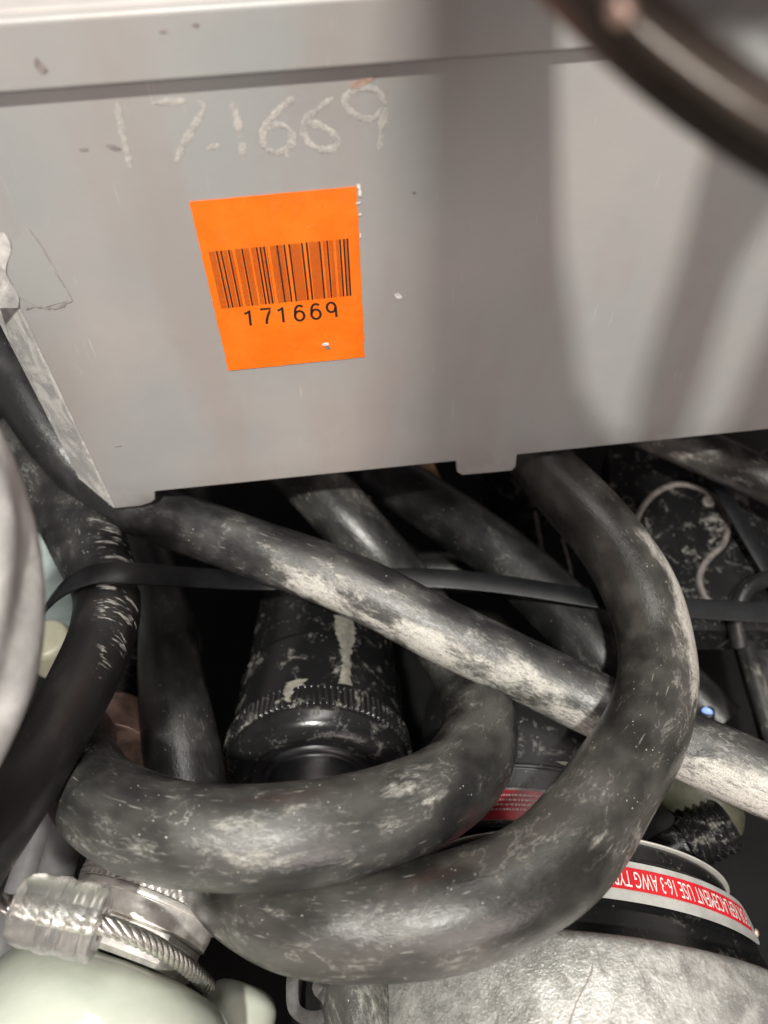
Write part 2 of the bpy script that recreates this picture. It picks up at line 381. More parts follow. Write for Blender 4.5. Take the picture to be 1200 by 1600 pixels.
def green_mat():
    t = NT('pale_green_enamel'); o = t.obj(); a = t.noise(o, 45, 5, 0.6); b = t.noise(o, 240, 6, 0.7, 0.7)
    c = t.mix(t.ramp(a, 0.3, 0.7), (0.45, 0.48, 0.405), (0.51, 0.54, 0.46))
    c = t.mix(t.math('MULTIPLY', t.ramp(b, 0.66, 0.76), 0.6), c, (0.22, 0.22, 0.18))
    return t.out(c, t.ramp(b, 0.3, 0.75, 0.10, 0.24), 0, t.math('ADD', a, t.math('MULTIPLY', b, 0.15)), 0.35, 0.0012, 0.5)
M['green'] = green_mat()
def clear_mat():
    t = NT('cloudy_clear_plastic'); o = t.obj(); a = t.noise(o, 160, 6, 0.65, 0.8); b = t.noise(o, 500, 4)
    c = t.mix(t.ramp(a, 0.35, 0.65), (0.90, 0.885, 0.83), (0.97, 0.965, 0.945))
    return t.out(c, t.ramp(b, 0.3, 0.7, 0.10, 0.24), 0, a, 0.12, 0.001, 0.5, Transmission_Weight=0.9, IOR=1.42)
M['clear'] = clear_mat()
M['rope'] = plain('steel_wire', (0.62, 0.60, 0.56), 0.28, 0.9, 0.2, 400, 0.2)
def cloth_mat():
    t = NT('pale_cloth'); o = t.obj(); a = t.noise(o, 35, 5, 0.55, 0.6); b = t.noise(o, 1400, 3)
    c = t.mix(t.ramp(a, 0.35, 0.68), (0.27, 0.265, 0.255), (0.50, 0.49, 0.475))
    return t.out(c, 0.8, 0, t.math('ADD', a, t.math('MULTIPLY', b, 0.1)), 0.5, 0.003, 0.3)
M['cloth'] = cloth_mat()
M['reel'] = plain('dark_brown_steel', (0.060, 0.045, 0.036), 0.30, 0.3, 0.25, 60, 0.2)
def dish_mat():
    t = NT('grey_dish_steel'); o = t.obj(); a = t.noise(o, 26, 5, 0.6, 0.8); b = t.noise(o, 200, 5, 0.65)
    c = t.mix(t.ramp(a, 0.35, 0.65), (0.085, 0.08, 0.076), (0.22, 0.22, 0.22))
    return t.out(c, t.ramp(b, 0.3, 0.7, 0.3, 0.5), 0.2, a, 0.4, 0.003)
M['dish'] = dish_mat()
M['tapeline'] = plain('tape_line', (0.32, 0.30, 0.28), 0.7, scale=400)
M['copper'] = plain('coppery_brown_metal', (0.55, 0.38, 0.31), 0.30, 0.35, 0.4, 140, 0.5)
M['brown'] = plain('brown_wood', (0.20, 0.10, 0.06), 0.6, 0.0, 0.3, 60)
M['mauve'] = plain('grey_conduit', (0.13, 0.127, 0.128), 0.42, 0.0, 0.2, 60)
M['teal'] = plain('pale_teal_plastic', (0.36, 0.42, 0.41), 0.35, 0.0, 0.15, 90, 0.4)
M['cream'] = plain('cream_plastic', (0.30, 0.29, 0.22), 0.4, 0.0, 0.1, 90)
M['olive'] = plain('olive_plastic', (0.055, 0.055, 0.038), 0.35, 0.0, 0.25, 120)
M['tan'] = plain('tan_webbing', (0.36, 0.23, 0.12), 0.7, 0.0, 0.2, 200)
M['bluespot'] = NT('glow_blue').out((0.10, 0.18, 0.75), 0.15, Emission_Color=(0.35, 0.5, 1.0, 1), Emission_Strength=0.9)
M['rim'] = plain('grimy_bead', (0.15, 0.135, 0.125), 0.5, 0.1, 0.35, 260, 0.5)
M['bead'] = plain('pale_bead', (0.15, 0.135, 0.125), 0.5, 0.1, 0.35, 260, 0.5)
M['flap'] = plain('grey_rubber', (0.040, 0.038, 0.036), 0.6, 0.0, 0.5, 220, 0.5)
M['floor'] = plain('dark_floor', (0.005, 0.005, 0.005), 0.8, 0.0, 0.4, 20, spec=0.15)

# ================================================================== THE SETTING
fl = mesh('floor', [(-2, -1.5, -0.02), (2, -1.5, -0.02), (2, 2.5, -0.02), (-2, 2.5, -0.02)], [(0, 1, 2, 3)], M['floor'])
fl['kind'] = 'structure'

# ================================================================== GREY METAL BOX
YAW = math.radians(7.0)
BU = np.array([math.cos(YAW), math.sin(YAW), 0]); BN = np.array([math.sin(YAW), -math.cos(YAW), 0]); BZ = np.array([0, 0, 1.0])
B0 = atd(180, 795, 0.335)
def onp(x, y, off=0.0):
    q = ray(x, y); return CP + q*(((B0+BN*off-CP)@BN)/(q@BN))
def uw(x, y):
    P = onp(x, y)-B0; return np.array([P@BU, P[2]])
def bp(u, wz, n=0.0): return B0+BU*u+BZ*wz+BN*n
box = thing('metal_box', 'grey painted metal box with orange barcode label, resting on the cables', 'metal box')
WR, DEP = 0.42, 0.24                 # width of the front, depth behind it
WT = 0.1735                          # lower edge of the lip
pts = [(0.0, 0.0), (uw(222, 796)[0], -0.0003), (uw(238, 789)[0], 0.0012), (uw(243, 782)[0], 0.003), (uw(243, 771)[0], uw(243, 769)[1])]
e0 = uw(246, 768); e1 = uw(712, 721)
pts += [(e0[0], e0[1]), (e1[0], e1[1]), (uw(714, 738)[0], uw(714, 738)[1]), (uw(722, 743)[0], uw(722, 743)[1]), (uw(800, 736)[0], uw(800, 736)[1]), (uw(806, 730)[0], uw(806, 730)[1]), (uw(808, 712)[0], uw(808, 711)[1])]
e2 = uw(1200, 671)
pts += [(e2[0], e2[1]), (WR, e2[1]+0.0005), (WR, WT+0.002), (0.0, WT+0.002)]
# front sheet, 2 mm thick
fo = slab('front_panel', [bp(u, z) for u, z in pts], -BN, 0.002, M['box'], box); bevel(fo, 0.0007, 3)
# chamfered corner strip on the left, then the side wall going back
ch = 0.0125
cl = [bp(-0.0004, 0.0), bp(-0.0004, WT), bp(-0.0004, WT)-BU*ch-BN*ch*0.75, bp(-0.0004, 0.012)-BU*ch-BN*ch*0.75]
co = slab('corner_strip', cl, unit(BU-BN*1.2), 0.0018, M['strip'], box); bevel(co, 0.0005, 2)
sw = [bp(-ch, 0.012, -ch*0.75-0.0015), bp(-ch, WT, -ch*0.75-0.0015), bp(-ch, WT, -DEP), bp(-ch, 0.012, -DEP)]
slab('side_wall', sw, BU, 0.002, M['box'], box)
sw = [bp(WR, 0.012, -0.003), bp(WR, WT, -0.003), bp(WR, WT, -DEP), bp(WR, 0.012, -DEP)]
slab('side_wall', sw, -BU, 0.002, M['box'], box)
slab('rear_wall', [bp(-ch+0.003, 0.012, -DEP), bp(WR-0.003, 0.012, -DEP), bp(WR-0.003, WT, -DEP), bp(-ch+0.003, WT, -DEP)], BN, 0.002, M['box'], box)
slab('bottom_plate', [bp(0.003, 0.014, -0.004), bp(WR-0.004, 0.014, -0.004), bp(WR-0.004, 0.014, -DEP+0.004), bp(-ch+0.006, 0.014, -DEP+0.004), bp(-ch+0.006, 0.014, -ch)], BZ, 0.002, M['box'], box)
# lip: lid skirt standing proud of the front, with a slight ledge on top
LP = 0.0032
lip_top = float((onp(150, 22, LP)-B0)[2])
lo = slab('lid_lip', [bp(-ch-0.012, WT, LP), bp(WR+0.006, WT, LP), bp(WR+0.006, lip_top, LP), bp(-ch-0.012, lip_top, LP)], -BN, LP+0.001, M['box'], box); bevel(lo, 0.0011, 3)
sl = slab('lid', [bp(-ch-0.011, lip_top-0.012, -0.0015), bp(WR+0.005, lip_top-0.012, -0.0015), bp(WR+0.005, lip_top-0.012, -DEP-0.004), bp(-ch-0.011, lip_top-0.012, -DEP-0.004)], BZ, 0.0125, M['barewhite'], box); bevel(sl, 0.001, 2)

# orange label
LQ = [uw(295.5, 314.5), uw(557, 290.5), uw(570, 557), uw(357, 578.5)]      # TL TR BR BL on the front
def ring_pts(a, b, n, amp, seed):
    r = np.random.default_rng(seed); out = []
    d = b-a; nn = np.array([-d[1], d[0]])/np.linalg.norm(d)
    for i in range(n): out.append(a+d*i/n+nn*amp*r.normal()*(1 if 0 < i else 0))
    return out
edge = ring_pts(LQ[0], LQ[1], 14, 0.00006, 1)+ring_pts(LQ[1], LQ[2], 30, 0.00009, 2)+ring_pts(LQ[2], LQ[3], 14, 0.00005, 3)+ring_pts(LQ[3], LQ[0], 34, 0.00007, 4)
lab = slab('orange_label', [bp(q[0], q[1], 0.0002) for q in edge], BN, 0.00015, M['orange'], box)
lab['label'] = 'orange barcode sticker reading 171669'
def lz(X, Y): return 280+X*320/1200., 270+Y*330/1238.          # reading of the enlarged label
def quadmap(tl, tr, bl, br):
    q = [uw(*lz(*p)) for p in (tl, tr, bl, br)]
    return lambda a, b: (q[0]*(1-a)+q[1]*a)*(1-b)+(q[2]*(1-a)+q[3]*a)*b
bm_ = quadmap((172, 458), (987, 381), (248, 792), (1006, 716))
V, Fc = [], []
def bar(a0, a1, b0=0.0, b1=1.0, off=0.00042):
    k = len(V)
    for a, b in ((a0, b0), (a1, b0), (a1, b1), (a0, b1)): q = bm_(a, b); V.append(bp(q[0], q[1], off))
    Fc.append((k, k+1, k+2, k+3))
X0, X1 = 172., 987.
groups = [(172, 310, (218, 243, 288)), (325, 405, (365,)), (418, 511, (450, 471, 493)), (528, 616, (570, 611)), (638, 719, (641, 715)), (738, 823, (743, 819)), (838, 901, (864,)), (915, 987, (940, 963, 984))]
for ga, gb, heavy in groups:
    x = ga
    while x < gb-4:
        wd = 2.5
        if not any(abs(x+wd/2-h) < 9 for h in heavy): bar((x-X0)/(X1-X0), (x+wd-X0)/(X1-X0))
        x += 6.3
    for h in heavy: bar((h-5.6-X0)/(X1-X0), (h+5.6-X0)/(X1-X0))
mesh('barcode', V, Fc, M['ink'], lab, False)
# digits 171669 in a plain single-stroke face
def arc(cx, cy, rx, ry, a0, a1, n=18): return [(cx+rx*math.cos(math.radians(a0+(a1-a0)*i/n)), cy+ry*math.sin(math.radians(a0+(a1-a0)*i/n))) for i in range(n+1)]
STROKE = {'1': [[(0.05, 0.80), (0.28, 0.86), (0.5, 1.0), (0.5, 0.0)]],
          '7': [[(0.0, 1.0), (0.92, 1.0), (0.80, 0.78), (0.62, 0.50), (0.50, 0.25), (0.46, 0.0)]],
          '6': [[(0.86, 0.90)]+arc(0.55, 0.62, 0.42, 0.38, 60, 180)+arc(0.5, 0.32, 0.42, 0.32, 180, 540, 26)],
          '9': [arc(0.45, 0.68, 0.40, 0.32, 0, 360, 26)+[(0.85, 0.68), (0.85, 0.4), (0.84, 0.0)]]}
dm = quadmap((375, 806), (925, 752), (385, 894), (935, 838))
for i, chn in enumerate('171669'):
    V2, F2 = [], []
    for st in STROKE[chn]:
        P = [np.array([(i*1.0+x*0.66+0.02)/5.72, 1-y]) for x, y in st]
        P = [dm(p[0], p[1]) for p in P]
        vv, ff = ribbon2d(P, 0.00085); k = len(V2); V2 += [bp(v[0], v[1], 0.00043+0.00001*i) for v in vv]; F2 += [tuple(j+k for j in f) for f in ff]
    mesh('digit', V2, F2, M['ink'], lab, False)
# torn flakes, punched hole and lifted chip on the label
def blob(name, px, py, rx, ry, n, off, mat, parent, seed, th=0.0002, rot=0):
    r = np.random.default_rng(seed); c = uw(px, py); P = []
    for k in range(n):
        a = 2*math.pi*k/n; rr = r.uniform(0.65, 1.15); x, y = rx*rr*math.cos(a), ry*rr*math.sin(a)
        P.append(bp(c[0]+x*math.cos(rot)-y*math.sin(rot), c[1]+x*math.sin(rot)+y*math.cos(rot), off))
    return slab(name, P, BN, th, mat, parent)
for k, (x, y, rx, ry) in enumerate([(560, 290, .0008, .0011), (562, 300, .0005, .0018), (560, 316, .0009, .0004), (562, 334, .0006, .0005), (563, 367, .0004, .0010)]):
    blob('torn_flake', x, y, rx, ry, 9, 0.0003, M['flake'], lab, 20+k, 0.0001)
blob('punched_hole', 511, 542, .0012, .0008, 10, 0.0004, M['scratchdark'], lab, 31)
blob('lifted_chip', 509, 536, .0014, .0007, 9, 0.0005, M['flake'], lab, 32, 0.0002)
blob('label_bump', 437, 317, .0012, .0009, 10, 0.0004, M['orange'], lab, 33, 0.0002)

# hand-painted number 17 1669 as raised beads of pale paint
def bead(pts, wd, name, seed):
    P = np.array([np.append(uw(*p), 0) for p in pts]); Q, s = spline(P, 0.0006)
    r = np.random.default_rng(seed); wv = wd*(0.75+0.3*lump(s, seed, 4, 300, 1500)+0.18*r.normal(size=len(s)).clip(-1, 1))
    gaps = lump(s, seed+3, 3, 250, 700) > -0.8
    d = np.gradient(Q[:, :2], axis=0); d /= np.linalg.norm(d, axis=1)[:, None]+1e-9; nn = np.stack([-d[:, 1], d[:, 0]], 1)
    V, Fc = [], []
    prof = [(-1, 0.0), (-0.72, 0.55), (0, 0.8), (0.72, 0.55), (1, 0.0)]
    for i in range(len(s)):
        taper = min(1, 0.35+i*0.25, 0.35+(len(s)-1-i)*0.25)
        for a, h in prof:
            q = Q[i, :2]+nn[i]*a*wv[i]*taper/2; V.append(bp(q[0], q[1], 0.00006+h*wd*0.035*taper*(1.0 if gaps[i] else 0.25)))
    for i in range(len(s)-1):
        if gaps[i] or gaps[i+1]:
            for j in range(4): Fc.append((i*5+j, i*5+j+1, i*5+5+j+1, i*5+5+j))
    return V, Fc
NUM = [[[(183, 160), (189, 195), (196, 225), (204, 262)]],
       [[(238, 161), (262, 159), (290, 157)], [(308, 157), (318, 168), (302, 198), (286, 228), (274, 254)]],
       [[(362, 158), (370, 185), (376, 215), (381, 250)], [(322, 233), (333, 229), (342, 225)]],
       [[(460, 152), (430, 178), (411, 205), (416, 232), (436, 238), (456, 224), (452, 202), (430, 194), (412, 206)], [(446, 240), (450, 246)]],
       [[(521, 152), (500, 168), (480, 184), (474, 206), (486, 226), (508, 234), (527, 226), (520, 208), (500, 196), (478, 192)]],
       [[(602, 168), (590, 142), (560, 138), (538, 156), (552, 178), (580, 186), (600, 172), (596, 200), (592, 236)]]]
for i, sts in enumerate(NUM):
    V2, F2 = [], []
    for k, st in enumerate(sts):
        v, f = bead(st, 0.0025, '', 50+i*3+k); kk = len(V2); V2 += v; F2 += [tuple(j+kk for j in q) for q in f]
    mesh('painted_digit', V2, F2, M['chalk'], box)
blob('paint_gouge', 178, 230, .0022, .0007, 9, 0.0001, M['scratchdark'], box, 61, 0.0001, -0.5)
blob('paint_gouge', 131, 233, .0012, .0005, 9, 0.0001, M['scratchdark'], box, 62, 0.0001)
blob('rust_fleck', 565, 128, .0042, .0011, 14, 0.0001, M['rust'], box, 63, 0.0001, 0.2)
blob('paint_gouge', 647, 301, .0007, .0005, 8, 0.0001, M['scratchdark'], box, 64, 0.0001)
blob('paint_gouge', 186, 697, .0016, .0003, 8, 0.0001, M['scratchdark'], box, 65, 0.0001)
blob('paint_chip', 622, 462, .0016, .0012, 9, 0.0001, M['flake'], box, 66, 0.0001, -0.8)
for k in range(2):
    blob('lip_stain', 50+rng.uniform(0, 330), 28+rng.uniform(0, 14), .0011, .0005, 8, LP+0.0001, M['scratchdark'], box, 70+k, 0.0001)
blob('lip_stain', 66, 96, .0014, .0022, 11, LP+0.0001, M['scratchdark'], box, 81, 0.0001, 0.3)
# remains of clear tape at the left edge
tp = [uw(44, 356), uw(76, 400), uw(112, 468), uw(64, 481), uw(24, 460), uw(10, 400)]
M['tape'] = NT('clear_tape').out((0.36, 0.362, 0.345), 0.22, 0, spec=0.6)
slab('tape_remnant', [bp(q[0], q[1], 0.0001) for q in tp], BN, 0.0001, M['tape'], box)
def line_on_box(name, pts, wd, mat, off=0.0003, jit=0.0002, seed=1):
    r = np.random.default_rng(seed); P = smooth2d([uw(*p) for p in pts], 8); P = P+r.normal(size=P.shape)*jit
    vv, ff = ribbon2d(P, wd); V = [bp(v[0], v[1], off) for v in vv]; return mesh(name, V, ff, mat, box, False)
line_on_box('tape_edge', [(44, 356), (62, 380), (84, 420), (114, 469)], 0.00035, M['tapeline'], seed=3, jit=0.00008)
line_on_box('tape_edge', [(40, 482), (62, 478), (85, 481), (110, 470)], 0.0007, M['tapeline'], seed=4, jit=0.0003)
line_on_box('tape_edge', [(0, 420), (12, 436), (24, 462)], 0.0012, M['tapeline'], seed=5, jit=0.0003)
# crumpled end of the tape
V = []; nx, ny = 14, 22
for j in range(ny):
    for i in range(nx):
        a, b = i/(nx-1), j/(ny-1); q = uw(-45+(52+7*math.sin(b*9))*a+18*b, 362+118*b)
        h = 0.0002+0.0003*math.sin(a*9+b*5)*math.sin(b*11+a*3)+0.0002*rng.normal()
        edgef = min(1, 6*min(a, 1-a, b, 1-b)); V.append(bp(q[0], q[1], 0.0004+max(0, h)*edgef))
mesh('crumpled_tape', V, grid_faces(ny, nx, False), M['strip'], box)

# ================================================================== CABLES
UPV = np.array([0, 0, 1.0]); TOCAM = np.array([0, -0.5, 0.8])
cable('power_cable', 'chalk-smeared black cable running diagonally from box corner to right edge', [
    (-70, 440, .222, .0135, .0, 0), (-10, 540, .212, .0135, .0, 0), (45, 625, .203, .0135, .0, 0), (105, 705, .190, .0135, .05, 0), (180, 772, .176, .0135, .15, .0),
    (270, 812, .1695, .0135, .25, .1), (400, 858, .168, .0135, .30, .3), (550, 914, .164, .0135, .35, 1.5), (690, 985, .157, .0138, .45, 2.6), (830, 1052, .149, .0138, .5, 2.7),
    (950, 1110, .146, .0138, .5, 1.7), (1080, 1168, .150, .0138, .5, 1.8), (1200, 1222, .155, .0135, .6, 2.4), (1330, 1290, .155, .0135, .5, .5)],
    M['rubA'], dust=(-0.1, -0.85, 0.35), seed=11)
cable('power_cable', 'thick cable leaving the box tab and sweeping round in the big lower right loop', [
    (790, 650, .178, .0150, .0, 0), (862, 742, .174, .0150, .05, .5), (945, 835, .171, .0152, .05, 1.5), (1003, 930, .169, .0155, .05, 2.3), (1027, 1030, .168, .0155, .1, 2.4),
    (1012, 1130, .178, .0155, .3, 1.1), (955, 1230, .187, .0155, .60, .7), (866, 1346, .192, .0157, .75, .3), (744, 1411, .192, .0158, .75, .3), (610, 1443, .190, .0158, .8, .3),
    (480, 1440, .186, .0158, .75, .2), (395, 1408, .172, .0155, .6, .2), (335, 1350, .142, .0155, .4, 0), (300, 1300, .10, .0155, .2, 0)],
    M['rubB'], dust=(0.85, 0.35, 0.3), seed=12, rough_r=0.035)
cable('power_cable', 'grey dusty cable curling in the short loop in front of the black connector', [
    (420, 690, .150, .0155, .2, 0), (500, 765, .147, .0155, .35, .2), (575, 850, .136, .0155, .35, .2), (645, 935, .119, .0152, .3, .2), (698, 1010, .116, .0150, .5, .1), (738, 1080, .126, .0150, .6, .2),
    (750, 1145, .150, .0150, .6, .2), (712, 1218, .176, .0150, .62, .3), (620, 1268, .195, .0150, .72, .35), (500, 1300, .204, .0152, .78, .3), (380, 1309, .206, .0152, .74, .3),
    (262, 1299, .204, .0150, .66, .3), (172, 1262, .195, .0148, .55, .2), (126, 1205, .172, .0146, .35, .1), (124, 1165, .140, .0145, .2, 0), (128, 1140, .10, .0145, .1, 0), (132, 1130, .05, .0145, .1, 0)],
    M['rubC'], dust=(0, -0.3, 0.9), seed=13, rough_r=0.035)
cable('power_cable', 'matt black cable with white cracks beside the pale cloth', [
    (30, 680, .172, .0165, .2, 0), (95, 768, .167, .0172, .45, 0), (138, 850, .165, .0168, .45, 0), (166, 925, .172, .0140, .3, 0), (162, 985, .181, .0128, .12, 0),
    (124, 1075, .196, .0116, .02, 0), (66, 1180, .206, .0108, 0, 0), (12, 1265, .211, .0104, 0, 0), (-45, 1350, .213, .0104, 0, 0), (-110, 1450, .213, .0104, 0, 0)],
    M['rubD'], tick=((0.75, 0.1, 0.65), .47, .17), seed=14, rough_r=0.03)
cable('power_cable', 'shiny dark cable standing upright left of the black connector', [
    (225, 840, .105, .0130, .2, 0), (258, 950, .112, .0134, .25, 0), (266, 1050, .119, .0146, .3, .2), (282, 1160, .126, .0160, .3, .3), (300, 1270, .122, .0165, .2, 0)],
    M['rubE'], dust=(0.9, 0, 0.4), seed=15)
cable('power_cable', 'dark shaded cable passing under the black strap behind the loop', [
    (590, 735, .118, .0150, .2, 0), (690, 800, .119, .0152, .45, 0), (785, 868, .120, .0154, .5, 0), (880, 955, .120, .0156, .5, .1), (960, 1040, .118, .0156, .5, 0), (1040, 1120, .10, .015, .2, 0)],
    M['rubE'], seed=16)
cable('power_cable', 'dirty cable crossing the upper right corner under the box edge', [
    (960, 650, .150, .0115, .3, 0), (1060, 690, .148, .0115, .5, .8), (1150, 728, .146, .0115, .4, .5), (1250, 775, .144, .0115, .3, .2)], M['rubB'], dust=(0, -0.9, 0.2), seed=17)
cable('power_cable', 'dark cable lying deepest under the middle of the box', [
    (420, 960, .03, .013, .2, 0), (620, 900, .04, .013, .3, 0), (800, 905, .05, .013, .3, 0), (1000, 1010, .045, .013, .3, 0), (1130, 1130, .04, .013, .2, 0)], M['rubE'], seed=18)
cable('power_cable', 'dark cable lying behind the keyhole plate at far right', [
    (1120, 880, .07, .009, .3, 0), (1165, 985, .075, .009, .45, 0), (1195, 1080, .08, .009, .4, 0), (1230, 1200, .08, .009, .2, 0)], M['rubE'], seed=19)
cable('rubber_hose', 'short grimy grey hose at bottom edge under the big loop', [
    (545, 1480, .135, .0130, .6, 0), (556, 1545, .135, .0132, .6, .2), (572, 1620, .135, .0132, .6, .2), (580, 1700, .13, .0132, .5, 0)], M['rubC'], group=None, cat='hose', dust=(0, 0, 1), seed=20)

# black flat strap
def strap(name, pts, wd, th, mat, label, cat='strap', twist=None, group=None):
    rows = np.array([[*atz(*p[:3]), *(p[3:] or (0,))] for p in pts]); Q, s = spline(rows, 0.0015); C = Q[:, :3]
    T, N, B = frames(C)
    V = []
    prof = [(-.5, -.5), (-.5, .25), (-.44, .5), (0, .56), (.44, .5), (.5, .25), (.5, -.5), (0, -.5)]
    for i in range(len(C)):
        a = Q[i, 3]; n2 = N[i]*math.cos(a)+B[i]*math.sin(a); b2 = np.cross(T[i], n2)
        for x, y in prof: V.append(C[i]+b2*x*wd+n2*y*th)
    k = len(prof); F = grid_faces(len(C), k); F += [tuple(range(k-1, -1, -1)), tuple((len(C)-1)*k+j for j in range(k))]
    o = mesh(name, V, F, mat); edge_sharp(o, 50); return tag(o, label, cat, group)
strap('strap', [(20, 1040, .150, -.9), (60, 965, .172, -.7), (105, 915, .188, -.45), (150, 897, .191, -.2), (210, 896, .188, -.1), (300, 902, .168, -.1), (400, 907, .152, -.1), (520, 905, .1485, 0), (620, 903, .1480, 0), (690, 904, .1490, -.1), (760, 910, .148, -.15), (820, 918, .147, -.2), (950, 938, .146, -.2), (1080, 950, .143, 0), (1250, 960, .14, 0)],
      0.0095, 0.0013, M['strap'], 'flat black strap stretched horizontally under the cables')
strap('strap', [(1060, 660, .13), (1110, 735, .128), (1165, 830, .125), (1230, 940, .12)], 0.0085, 0.0014, M['strap'], 'narrow black strap slanting down beside the keyhole plate')

# ================================================================== BLACK CONNECTOR
cc = atz(486, 1082, 0.143)
cax = unit(np.array([-0.02, 1.0, -0.30])); ca, cu, ce = axes(cax)
cc = cc-cu*0.0432
con = thing('black_connector', 'fat black round connector with ribbed ring and chalk dust, behind the short loop', 'connector')
lathe('body', rounded([(t, r*1.12) for t, r in [(0.004, .0350), (0.004, .0365), (0.010, .0362), (0.040, .0352), (0.042, .0335), (0.075, .0330), (0.10, .0325), (0.10, .02)]], .0015), cc, ca, M['conn'], con, 120)
lathe('ribbed_ring', rounded([(t, r*1.12) for t, r in [(0.005, .0366), (0.0045, .0382), (-0.0055, .0386), (-0.0065, .0366)]], .0006, 2), cc, ca, M['conn'], con, 96*6,
      mod=lambda i, t, r, th: r-(0.0009*(0.5+0.5*np.cos(96*th))**2 if 2 < i < 7 else np.zeros_like(th)))
lathe('end_cap', rounded([(t, r*1.12) for t, r in [(-0.0055, .0372), (-0.0075, .0374), (-0.0130, .0355), (-0.0165, .0310), (-0.0165, .0275), (-0.0135, .0262), (-0.0135, .018)]], .003, 5), cc, ca, M['conn2'], con, 120)
lathe('cable_boot', rounded([(t, r*1.12) for t, r in [(-0.012, .0235), (-0.0150, .0212), (-0.0150, .0190), (-0.024, .0178), (-0.036, .0160), (-0.036, .004), (-0.0361, .0002)]], .0015, 3), cc, ca, M['dark'], con, 96)
# dried paint run across the body
def on_con(t, ang, off=0.0003, R=None):
    r = R if R is not None else float(np.interp(t, [-.0055, .004, .0045, .010, .040], [.0432, .0428, .0410, .0405, .0394]))
    return cc+ca*t+(r+off)*(math.cos(ang)*cu+math.sin(ang)*ce)
def con_patch(name, rows, mat, seed):
    """rows of (t, ang0, ang1)"""
    r = np.random.default_rng(seed); V = []; n = 8; Rr = []
    for i in range(len(rows)-1):
        for k in range(8): Rr.append([rows[i][q]+(rows[i+1][q]-rows[i][q])*k/8 for q in range(3)])
    Rr.append(rows[-1])
    for t, a0, a1 in Rr:
        a0 += r.normal()*0.012; a1 += r.normal()*0.012
        for j in range(n): V.append(on_con(t, a0+(a1-a0)*j/(n-1), 0.0001+0.0004*math.sin(math.pi*j/(n-1))))
    return mesh(name, V, grid_faces(len(Rr), n, False), mat, con)
M['grime'] = plain('dried_grime', (0.20, 0.19, 0.16), 0.8, 0, 0.3, 300, 0.8)
con_patch('grime_run', [(.052, .22, .46), (.040, .24, .50), (.034, .30, .46), (.026, .31, .43), (.018, .31, .42), (.011, .30, .43), (.008, .29, .44)], M['grime'], 5)
con_patch('paint_splash', [(.010, -.28, -.06), (.007, -.30, -.12), (.0035, -.30, -.18), (.000, -.27, -.20), (-.004, -.25, -.21)], M['grime'], 6)

# ================================================================== ROUND MACHINE WITH RED LABELS
ps, tl = 0.1361, -0.0838
ma = np.array([math.sin(ps)*math.cos(tl), math.cos(ps)*math.cos(tl), math.sin(tl)])
mc = np.array([0.0753, 0.06, 0.0785])
mach = thing('machine_housing', 'round machine with pale mottled metal shell and red and silver wrap label, bottom right', 'machine')
lathe('metal_shell', rounded([(-.0265, .0800), (-.0265, .0890), (-.0290, .0925), (-.036, .0938), (-.060, .0950), (-.11, .0955), (-.15, .0940), (-.15, .02)], .003), mc, ma, M['shell'], mach, 160)
lathe('black_band', rounded([(.0135, .0600), (.0125, .0655), (.0060, .0665), (.0050, .0690), (.0040, .0703), (-.0135, .0746), (-.0150, .0755), (-.0250, .0795), (-.0275, .084)], .001), mc, ma, M['conn2'], mach, 160)
lathe('trim_ring', rounded([(.0130, .0645), (.0132, .0666), (.0136, .0669), (.0140, .0666), (.0142, .0600)], .0008), mc, ma, M['chrome'], mach, 160)
_a, mu, me_ = axes(ma)
def on_m(t, ang, off):
    r = .0716+(.0757-.0716)*((.0031-t)/(.0031+.0123)); return mc+ma*t+(r+off)*(math.cos(ang)*mu+math.sin(ang)*me_)
sgn = 1 if (me_@np.array([1, 0, 0])) > 0 else -1
def m_patch(name, t0, t1, a0, a1, off, mat, parent, n=60, cap=0.0):
    V = []; m = 7
    for i in range(n+1):
        a = a0+(a1-a0)*i/n
        sh = 1.0
        if cap and i > n-6: sh = math.sqrt(max(0.05, 1-((i-(n-6))/6.2)**2))
        tm, th = (t0+t1)/2, (t1-t0)/2*sh
        for j in range(m): V.append(on_m(tm-th+2*th*j/(m-1), sgn*a, off))
    return mesh(name, V, grid_faces(n+1, m, False), mat, parent)
plate = m_patch('label_plate', .0029, -.0121, -0.9, 1.06, 0.0005, M['silver'], mach, 80, cap=1)
plate['label'] = 'red and silver wrap label reading FOR REPLACEMENT USE 16-3 AWG TYPE'
m_patch('red_stripe', .0004, -.0080, -0.9, 0.93, 0.0008, M['red'], plate, 80)
rv = on_m(-.0060, sgn*1.045, 0.0006); lathe('rivet', [(0, .0016), (.0007, .0013), (.001, .0006), (.001, .0001)], rv, unit(math.cos(1.045)*mu+sgn*math.sin(1.045)*me_), M['copper'], plate, 16)
def text_mesh(body):
    c = bpy.data.curves.new('t', 'FONT'); c.body = body; c.size = 1.0; c.resolution_u = 3
    o = bpy.data.objects.new('t', c); COL.objects.link(o); dg = bpy.context.evaluated_depsgraph_get(); dg.update()
    me = bpy.data.meshes.new_from_object(o.evaluated_get(dg)); V = np.array([v.co[:] for v in me.vertices]); F = [tuple(p.vertices) for p in me.polygons]
    bpy.data.objects.remove(o); bpy.data.curves.remove(c); bpy.data.meshes.remove(me); return V, F
Vt, Ft = text_mesh('FOR REPLACEMENT USE 16-3 AWG TYPE')
x0_, x1_ = Vt[:, 0].min(), Vt[:, 0].max(); y0_, y1_ = Vt[:, 1].min(), Vt[:, 1].max()
A0, A1 = 0.90, 0.02
Vm = [on_m(-.0010-(.0060)*((y-y0_)/(y1_-y0_)), sgn*(A0+(A1-A0)*(x-x0_)/(x1_-x0_)), 0.0011) for x, y, _ in Vt]
mesh('lettering', Vm, Ft, M['white'], plate, False)
